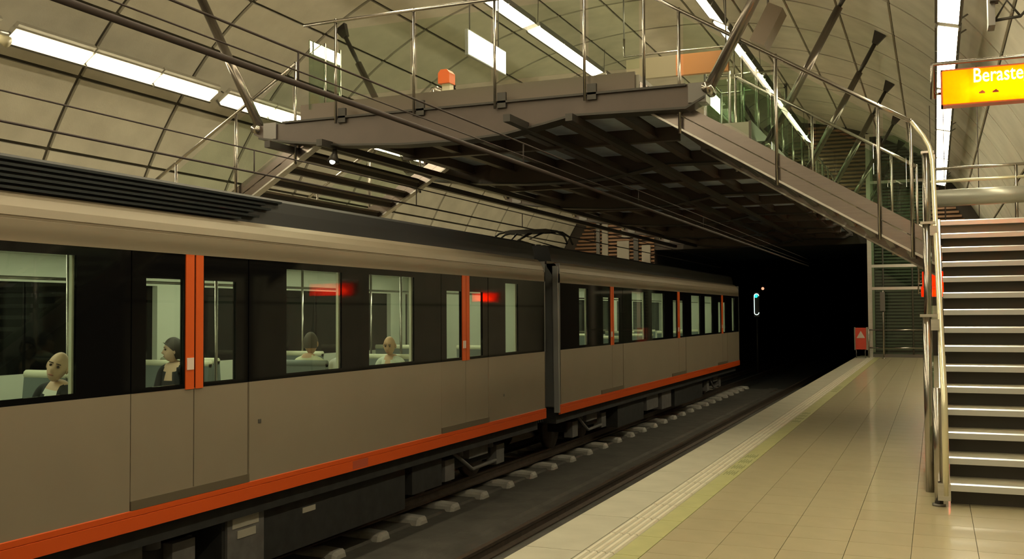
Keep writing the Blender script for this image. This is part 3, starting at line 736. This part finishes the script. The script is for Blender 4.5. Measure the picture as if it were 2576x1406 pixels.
# back of an unlit sign over the bridge deck
S = thing('hanging_sign_board', 'unlit brown and orange sign board on a tube frame above the bridge deck', 'sign', (-4.7, 20, 6.2))
bx('board', OLIVE, S, -5.79, -4.75, 20, 20.12, 6.42, 6.84); bx('board', BOARD, S, -4.75, -3.7, 20, 20.12, 6.42, 6.84)
tb('sign_frame', STEEL, S, [(-5.85, 20.06, 7.3), (-5.85, 20.06, 6.93), (-3.6, 20.06, 6.93), (-3.6, 20.06, 6.3)], .025); 
for x in (-5.85, -3.75): tb('hanger_rod', GUNM, S, [(x, 20.06, 6.93), (x, 20.06, 8.75)], .015, 6)
S = thing('light_box', 'white lit box hung above the bridge deck beside the balustrade', 'light box', (-7, 15, 5.9))
bx('lit_face', WHITELIT, S, -7.0, -6.99, 14.93, 16.47, 5.9, 6.29); bx('case', GUNM, S, -7.05, -7.0, 14.9, 16.5, 5.88, 6.31)
for y in (15.1, 16.3): tb('hanger_rod', GUNM, S, [(-7.06, y, 6.3), (-7.06, y, 9.0)], .012, 6)
S = thing('hanging_monitor', 'brown monitor box hung from the vault over the stair', 'monitor', (-2.6, 18, 6.3))
M_ = Matrix.Rotation(math.radians(28), 4, 'Y'); mb = MB().box(-.14, .14, -.25, .25, -.35, .35); mb.v = [tuple(Vector((-2.62, 18, 6.63)) + (M_ @ Vector(p))) for p in mb.v]
mb.build('case', mat('monitor_brown', (.22, .17, .13), .5), S)
tb('hanger_rod', GUNM, S, [(-2.62, 18, 6.85), (-2.62, 18, 8.35)], .02, 6)
# validator with orange head on the bridge
S = thing('ticket_validator', 'beige post with an orange head standing on the bridge deck', 'ticket machine', (-7.45, 15, DZ))
bx('post', mat('beige', (.5, .46, .33), .5), S, -7.50, -7.36, 14.95, 15.1, DZ, 5.47)
MB().prism([(-7.55, 5.45), (-7.34, 5.45), (-7.34, 5.62), (-7.39, 5.68), (-7.50, 5.68), (-7.55, 5.62)], 'y', 14.9, 15.12).build('head', mat('orange_head', (.75, .12, .02), .4), S)
tb('hand_loop', STEEL, S, [(-7.78, 15, 5.28), (-7.72, 15, 5.40), (-7.62, 15, 5.42), (-7.5, 15, 5.36)], .018, 6)
# glass lift enclosure on the deck
S = thing('glass_enclosure', 'green glass lift enclosure standing on the bridge deck', 'lift', (-4.4, 26, DZ))
for x in (-5.2, -4.6, -3.95, -3.5):
    for y in (25, 27): tb('post', GUNM, S, [(x, y, DZ), (x, y, 7.6)], .035, 8)
for y in (25, 27):
    for a, b in ((-5.15, -4.65), (-4.55, -4.0), (-3.9, -3.55)): bx('glass_panel', GGLASS, S, a, b, y - .006, y + .006, DZ + .05, 7.4)
for x in (-5.2, -3.5): bx('glass_panel', GGLASS, S, x - .006, x + .006, 25.06, 26.94, DZ + .05, 7.4)
for z in (5.9, 7.5): tb('frame_rail', STEEL, S, [(-5.2, 25, z), (-3.5, 25, z), (-3.5, 27, z), (-5.2, 27, z), (-5.2, 25, z)], .03, 6)

# ------------------------------------------------------------------ platform end
S = thing('lift_shaft', 'steel and glass lift shaft at the far end of the platform', 'lift', (-1.2, 39, 0))
SY0, SY1, SXa, SXb = 38.3, 40.0, -2.15, -.27
bx('shaft_plinth', GUNM, S, SXa, SXb, SY0, SY1, 0, .12)
for x in (SXa, SXb):
    for y in (SY0, SY1): bx('shaft_post', BRUSH, S, x - .07, x + .07, y - .05, y + .05, 0, 8)
for z in (2.4, 3.2, 4.6, 6.2, 7.9): bx('shaft_rail', BRUSH, S, SXa, SXb, SY0 - .03, SY0 + .03, z, z + .1); bx('shaft_rail', BRUSH, S, SXb - .03, SXb + .03, SY0, SY1, z, z + .1)
for a, b in ((SXa + .08, -1.72), (-1.68, -.75), (-.71, SXb - .08)): bx('glass_panel', GGLASS, S, a, b, SY0 - .006, SY0 + .006, .12, 7.9)
bx('glass_panel', GGLASS, S, SXb - .006, SXb + .006, SY0 + .06, SY1 - .06, .12, 7.9)
for x in (-1.7, -.73): tb('mullion', GUNM, S, [(x, SY0, .1), (x, SY0, 7.9)], .03, 6)
slb = MB()
for i in range(64): slb.box(SXa + .1, SXb - .1, SY1 - .12, SY1 - .09, .2 + i * .12, .27 + i * .12)
slb.build('shaft_louvre', LOUVG, S)['kind'] = 'stuff'
S = thing('platform_barrier', 'two-rail steel barrier closing the platform end before the lift', 'barrier', (-1.2, 37.9, 0))
for z in (.35, .98): tb('rail', STEEL, S, [(-2.2, 37.9, z), (-.1, 37.9, z)], .022, 8)
for x in (-2.2, -.15): tb('post', STEEL, S, [(x, 37.9, 0), (x, 37.9, 1.0)], .03, 8)
S = thing('call_post', 'slim steel post with an intercom box before the lift', 'post', (-1.68, 37.2, 0))
tb('pole', STEEL, S, [(-1.67, 37.2, 0), (-1.67, 37.2, 2.35)], .025, 8); bx('intercom', GUNM, S, -1.76, -1.6, 37.12, 37.2, 1.65, 2.3); tb('foot', STEEL, S, [(-1.67, 37.2, 0), (-1.67, 37.2, .03)], .07, 10)
S = thing('warning_board', 'red warning board with a pale triangle at the platform end', 'sign', (-2.42, 37.6, 0))
bx('board', RED, S, -2.62, -2.26, 37.6, 37.63, .3, 1.06); bx('edge', STEEL, S, -2.66, -2.62, 37.59, 37.64, .28, 1.08); bx('edge', STEEL, S, -2.26, -2.20, 37.59, 37.64, .28, 1.08)
MB().prism([(-2.58, .70), (-2.30, .70), (-2.44, .95)], 'y', 37.592, 37.6).build('triangle', mat('pale_tri', (.62, .52, .46), .5), S)
for x in (-2.6, -2.3): tb('leg', GUNM, S, [(x, 37.62, 0), (x, 37.62, .3)], .015, 6)
# tunnel signal
S = thing('tunnel_signal', 'small tunnel signal with a green lamp and a lit outline', 'signal', (-8.0, 50, -1.4))
bx('case', DARKM, S, -8.16, -7.9, 50.02, 50.12, 1.4, 2.6); tb('mast', DARKM, S, [(-8.03, 50.1, -1.4), (-8.03, 50.1, 1.5)], .05, 8)
loop = []
for i in range(25):
    a = 2 * math.pi * i / 24; cx_ = -8.03 + .11 * math.cos(a); cz_ = (2.42 if math.sin(a) >= 0 else 1.62) + .11 * math.sin(a); loop.append((cx_, 50.0, cz_))
tb('outline_lamp', mat('outline_lit', (1, 1, 1), .5, emit=2.5, ecol=(.75, 1, .9)), S, loop, .014, 6)
MB().ball((-8.05, 50.0, 2.42), .085).build('green_lamp', mat('green_lit', (0, .6, .4), .5, emit=2.0, ecol=(.02, .75, .5)), S, True)
MB().ball((-7.72, 50.0, 2.78), .07).build('amber_lamp', mat('amber_lit', (.8, .3, .2), .5, emit=1.2, ecol=(1, .45, .25)), S, True)

# ------------------------------------------------------------------ small fittings
S = thing('wall_camera', 'boxy camera on a triangular bracket fixed to the vault above the stairs', 'camera', (.9, 14, 5.3))
bx('plate', GUNM, S, .68, .76, 13.9, 14.2, 5.2, 5.65); tb('strut', DARKM, S, [(.76, 14, 5.28), (1.05, 14, 5.30), (1.3, 14.1, 5.6)], .02, 6); tb('strut', DARKM, S, [(.76, 14, 5.28), (.9, 14, 5.52), (1.05, 14, 5.30)], .016, 6)
bx('camera_body', DARKM, S, .7, .8, 13.8, 13.98, 5.48, 5.58)
S = thing('flood_lamp', 'small dark flood lamp clipped under the bridge above the train', 'lamp', (-8.53, 13.3, 4.0))
MB().tube([(-8.53, 13.3, 4.24), (-8.53, 13.3, 4.12), (-8.53, 13.25, 3.98)], [.03, .04, .1], 12).build('lamp_head', DARKM, S, True); MB().ball((-8.53, 13.235, 3.985), .045).build('bulb', WHITELIT, S, True)
S = thing('horn_speaker', 'horn loudspeaker on the vault at the end of the far light row', 'loudspeaker', (-13.1, 10.9, 5.9))
MB().tube([(-12.95, 10.75, 5.85), (-12.85, 10.85, 5.8), (-12.7, 10.9, 5.72)], [.03, .05, .09], 12).build('horn', mat('horn_cream', (.5, .45, .3), .4), S, True); tb('arm', GUNM, S, [(-12.95, 10.78, 5.85), (-13.0, 11.0, 5.95), (-13.08, 11.26, 5.99)], .02, 6)

# ------------------------------------------------------------------ passengers
SKIN = mat('skin', (.56, .34, .20), .5); SKIN2 = mat('skin_fair', (.66, .45, .31), .5)
EYE_ = mat('eye_dark', (.05, .03, .02), .4); LIP = mat('lip', (.36, .15, .11), .5)
def head_mesh(mb, M, skin_i, hair_top=None):
    nu, nv = 20, 16; V = []; F = []
    for j in range(nv + 1):
        th = math.pi * j / nv; z = -math.cos(th); s = math.sin(th)
        for i in range(nu):
            ph = 2 * math.pi * i / nu; x = s * math.sin(ph); y = s * math.cos(ph)     # y forward
            X, Y, Z = x * .075, y * .095, z * .118
            if z < 0: X *= 1 - .28 * (-z) ** 1.3; 
            if z < -.2 and y > 0: Y += .012 * min(1, (-z - .2) * 2)
            if y < 0 and z < 0: Y *= 1 + .35 * z
            fx = abs(x)
            if y > .5: 
                if fx < .2 and -.35 < z < .15: Y += .03 * (1 - fx / .2) * max(0, 1 - abs(z + .22) / .34)     # nose
                if .2 < fx < .62 and -.05 < z < .28: Y -= .012                                              # eye sockets
                if fx < .5 and .25 < z < .42: Y += .006
                if fx < .3 and -.62 < z < -.4: Y += .005
            V.append(M @ Vector((X, Y, Z)))
    for j in range(nv):
        for i in range(nu): F.append((j * nu + i, j * nu + (i + 1) % nu, (j + 1) * nu + (i + 1) % nu, (j + 1) * nu + i)[::-1])
    mb.add(V, F, skin_i)
    for s in (-1, 1):
        e = MB().ball((s * .078, -.005, -.005), .032, 8, 6, sc=(.35, .6, 1)); mb.add([M @ Vector(p) for p in e.v], e.f, skin_i)
        e = MB().ball((s * .03, .081, .014), .011, 8, 6); mb.add([M @ Vector(p) for p in e.v], e.f, 3)
        e = MB().box(s * .03 - .017, s * .03 + .017, .083, .093, .032, .039); mb.add([M @ Vector(p) for p in e.v], e.f, 3)
    e = MB().ball((0, .092, -.058), .024, 8, 6, sc=(1, .4, .25)); mb.add([M @ Vector(p) for p in e.v], e.f, 4)
def person(label, loc, face, skin, top, legs, hair=None, lean=0., turn=0., nod=0., longhair=False, open_neck=None, tilt=0.):
    root = thing('person', label, 'person', loc)
    sk = {'pel': (0, .08, .54), 'chest': (0, .02, .86), 'neckb': (0, 0, 1.03), 'neck': (0, .015, 1.12),
          'shL': (-.17, 0, 1.0), 'elL': (-.215, .06, .74), 'wrL': (-.14, .28, .64), 'shR': (.17, 0, 1.0), 'elR': (.215, .06, .74), 'wrR': (.14, .28, .64),
          'hiL': (-.1, .1, .52), 'knL': (-.12, .50, .53), 'anL': (-.12, .50, .10), 'toL': (-.12, .66, .05), 'hiR': (.1, .1, .52), 'knR': (.12, .50, .53), 'anR': (.12, .50, .10), 'toR': (.12, .66, .05)}
    rad = {'pel': (.155, .12), 'chest': (.165, .115), 'neckb': (.085, .075), 'neck': (.055, .055), 'shL': .07, 'shR': .07, 'elL': .05, 'elR': .05, 'wrL': .032, 'wrR': .032, 'hiL': .09, 'hiR': .09, 'knL': .062, 'knR': .062, 'anL': .042, 'anR': .042, 'toL': .035, 'toR': .035}
    ed = [('pel', 'chest'), ('chest', 'neckb'), ('neckb', 'neck'), ('neckb', 'shL'), ('shL', 'elL'), ('elL', 'wrL'), ('neckb', 'shR'), ('shR', 'elR'), ('elR', 'wrR'), ('pel', 'hiL'), ('hiL', 'knL'), ('knL', 'anL'), ('anL', 'toL'), ('pel', 'hiR'), ('hiR', 'knR'), ('knR', 'anR'), ('anR', 'toR')]
    keys = list(sk); me = bpy.data.meshes.new('body'); me.from_pydata([sk[k] for k in keys], [(keys.index(a), keys.index(b)) for a, b in ed], [])
    t = bpy.data.objects.new('tmp', me); COL.objects.link(t)
    md = t.modifiers.new('s', 'SKIN'); sd = t.modifiers.new('u', 'SUBSURF'); sd.levels = 2; sd.render_levels = 2
    lay = me.skin_vertices[0].data if me.skin_vertices else None
    for i, k in enumerate(keys):
        r = rad[k]; lay[i].radius = r if isinstance(r, tuple) else (r, r); lay[i].use_root = (k == 'pel')
    dg = bpy.context.evaluated_depsgraph_get(); ev = bpy.data.meshes.new_from_object(t.evaluated_get(dg)); bpy.data.objects.remove(t, do_unlink=True)
    mb = MB()
    vv = [v.co.copy() for v in ev.vertices]
    for p in ev.polygons:
        c = p.center
        if c.z > 1.085 or (c.z > 1.04 and abs(c.x) < .07): mi = 0
        elif (c.y > .24 and .60 < c.z < .68 and abs(c.x) < .2): mi = 0
        elif c.z < .62 and (c.y > .12 or c.z < .5) : mi = 2
        else: mi = 1
        mb.f.append(tuple(p.vertices)); mb.m.append(mi)
    mb.v = [tuple(v) for v in vv]
    if open_neck is not None:      # pale shirt front in the jacket opening / bare neckline
        for i, f in enumerate(mb.f):
            c = sum((vv[k] for k in f), Vector()) / len(f)
            if mb.m[i] == 1 and c.y > .02 and c.z > open_neck[2] and abs(c.x) < .015 + (c.z - open_neck[2]) * open_neck[1]: mb.m[i] = open_neck[0]
    # hands with five fingers resting on the thighs
    for s in (-1, 1):
        wx, wy, wz = s * .14, .28, .64
        e = MB().ball((wx - s * .01, wy + .05, wz - .005), .045, 8, 6, sc=(.85, 1.1, .45)); mb.add(e.v, e.f, 0)
        for q, (dx, ln) in enumerate(((-.03, .06), (-.01, .075), (.01, .07), (.03, .055))):
            mb.tube([(wx + dx - s * .01, wy + .085, wz), (wx + dx - s * .01, wy + .085 + ln * .6, wz - .005), (wx + dx - s * .01, wy + .085 + ln, wz - .03)], [.0095, .009, .007], 6, 0)
        mb.tube([(wx - s * .04, wy + .04, wz), (wx - s * .07, wy + .07, wz - .005), (wx - s * .075, wy + .1, wz - .02)], [.011, .01, .008], 6, 0)
    H = Matrix.Translation((0, .035, 1.225)) @ Matrix.Rotation(turn, 4, 'Z') @ Matrix.Rotation(nod, 4, 'X') @ Matrix.Rotation(tilt, 4, 'Y') @ Matrix.Scale(1.08, 4)
    head_mesh(mb, H, 0)
    T = Matrix.Translation(loc) @ Matrix.Rotation(face, 4, 'Z') @ Matrix.Translation((0, .08, .5)) @ Matrix.Rotation(lean, 4, 'Y') @ Matrix.Translation((0, -.08, -.5))
    mb.v = [tuple(T @ Vector(p)) for p in mb.v]
    mb.build('body', [skin, top, legs, EYE_, LIP, mat('shirt_white', (.72, .74, .66), .7)], root, True)
    if hair:
        hb = MB(); nu, nv = 18, 12; V = []; F = []
        for j in range(nv + 1):
            th = math.pi * (j / nv) * (.62 if not longhair else .72)
            for i in range(nu):
                ph = 2 * math.pi * i / nu; x = math.sin(th) * math.sin(ph); y = math.sin(th) * math.cos(ph); z = math.cos(th)
                k = 1.1 if not longhair else 1.2
                fr = max(0, y) ; zz = max(z, -.1 + .75 * fr) if y > .1 else z
                w_ = 1 + (.02 * math.sin(7 * ph + 3 * th))
                V.append(T @ H @ Vector((x * .075 * k * w_, (y * .095 - .004) * k * (1 if y < .2 else .97), zz * .118 * k * w_)))
        for j in range(nv):
            for i in range(nu): F.append((j * nu + i, j * nu + (i + 1) % nu, (j + 1) * nu + (i + 1) % nu, (j + 1) * nu + i))
        hb.add(V, F).build('hair', hair, root, True)
    return root
DKHAIR = mat('dark_hair', (.03, .022, .015), .6); GREYH = mat('grey_hair', (.06, .05, .035), .7)
SUIT = mat('suit_dark', (.018, .018, .02), .8); TROU = mat('trousers', (.05, .05, .06), .8); YSH = mat('shirt_pale_yellow', (.66, .66, .45), .75); WSH = mat('shirt_pale', (.62, .66, .56), .75)
PI = math.pi
person('bald passenger in a dark suit and open white shirt leaning by the window', (-6.93, 6.42, -.02), PI, SKIN2, SUIT, TROU, None, lean=-.15, turn=.45, nod=.05, open_neck=(5, .13, .62), tilt=-.2)
person('dark-haired passenger in a black top seen through the door window', (-8.02, 9.18, .0), PI, SKIN2, SUIT, TROU, DKHAIR, turn=-.75, longhair=True, open_neck=(0, .5, .88))
person('passenger in a pale yellow shirt seen from behind', (-6.98, 10.32, .05), 0, SKIN, YSH, TROU, GREYH, turn=.3)
person('passenger in a bright white shirt beside the window pillar', (-6.68, 10.62, .02), 0, SKIN, mat('shirt_bright', (.75, .75, .72), .7), TROU, GREYH)
person('bald passenger in a white shirt facing the seat opposite', (-6.92, 12.2, -.03), PI, SKIN, WSH, TROU, None, turn=.2, nod=-.25, open_neck=(0, .35, .93))
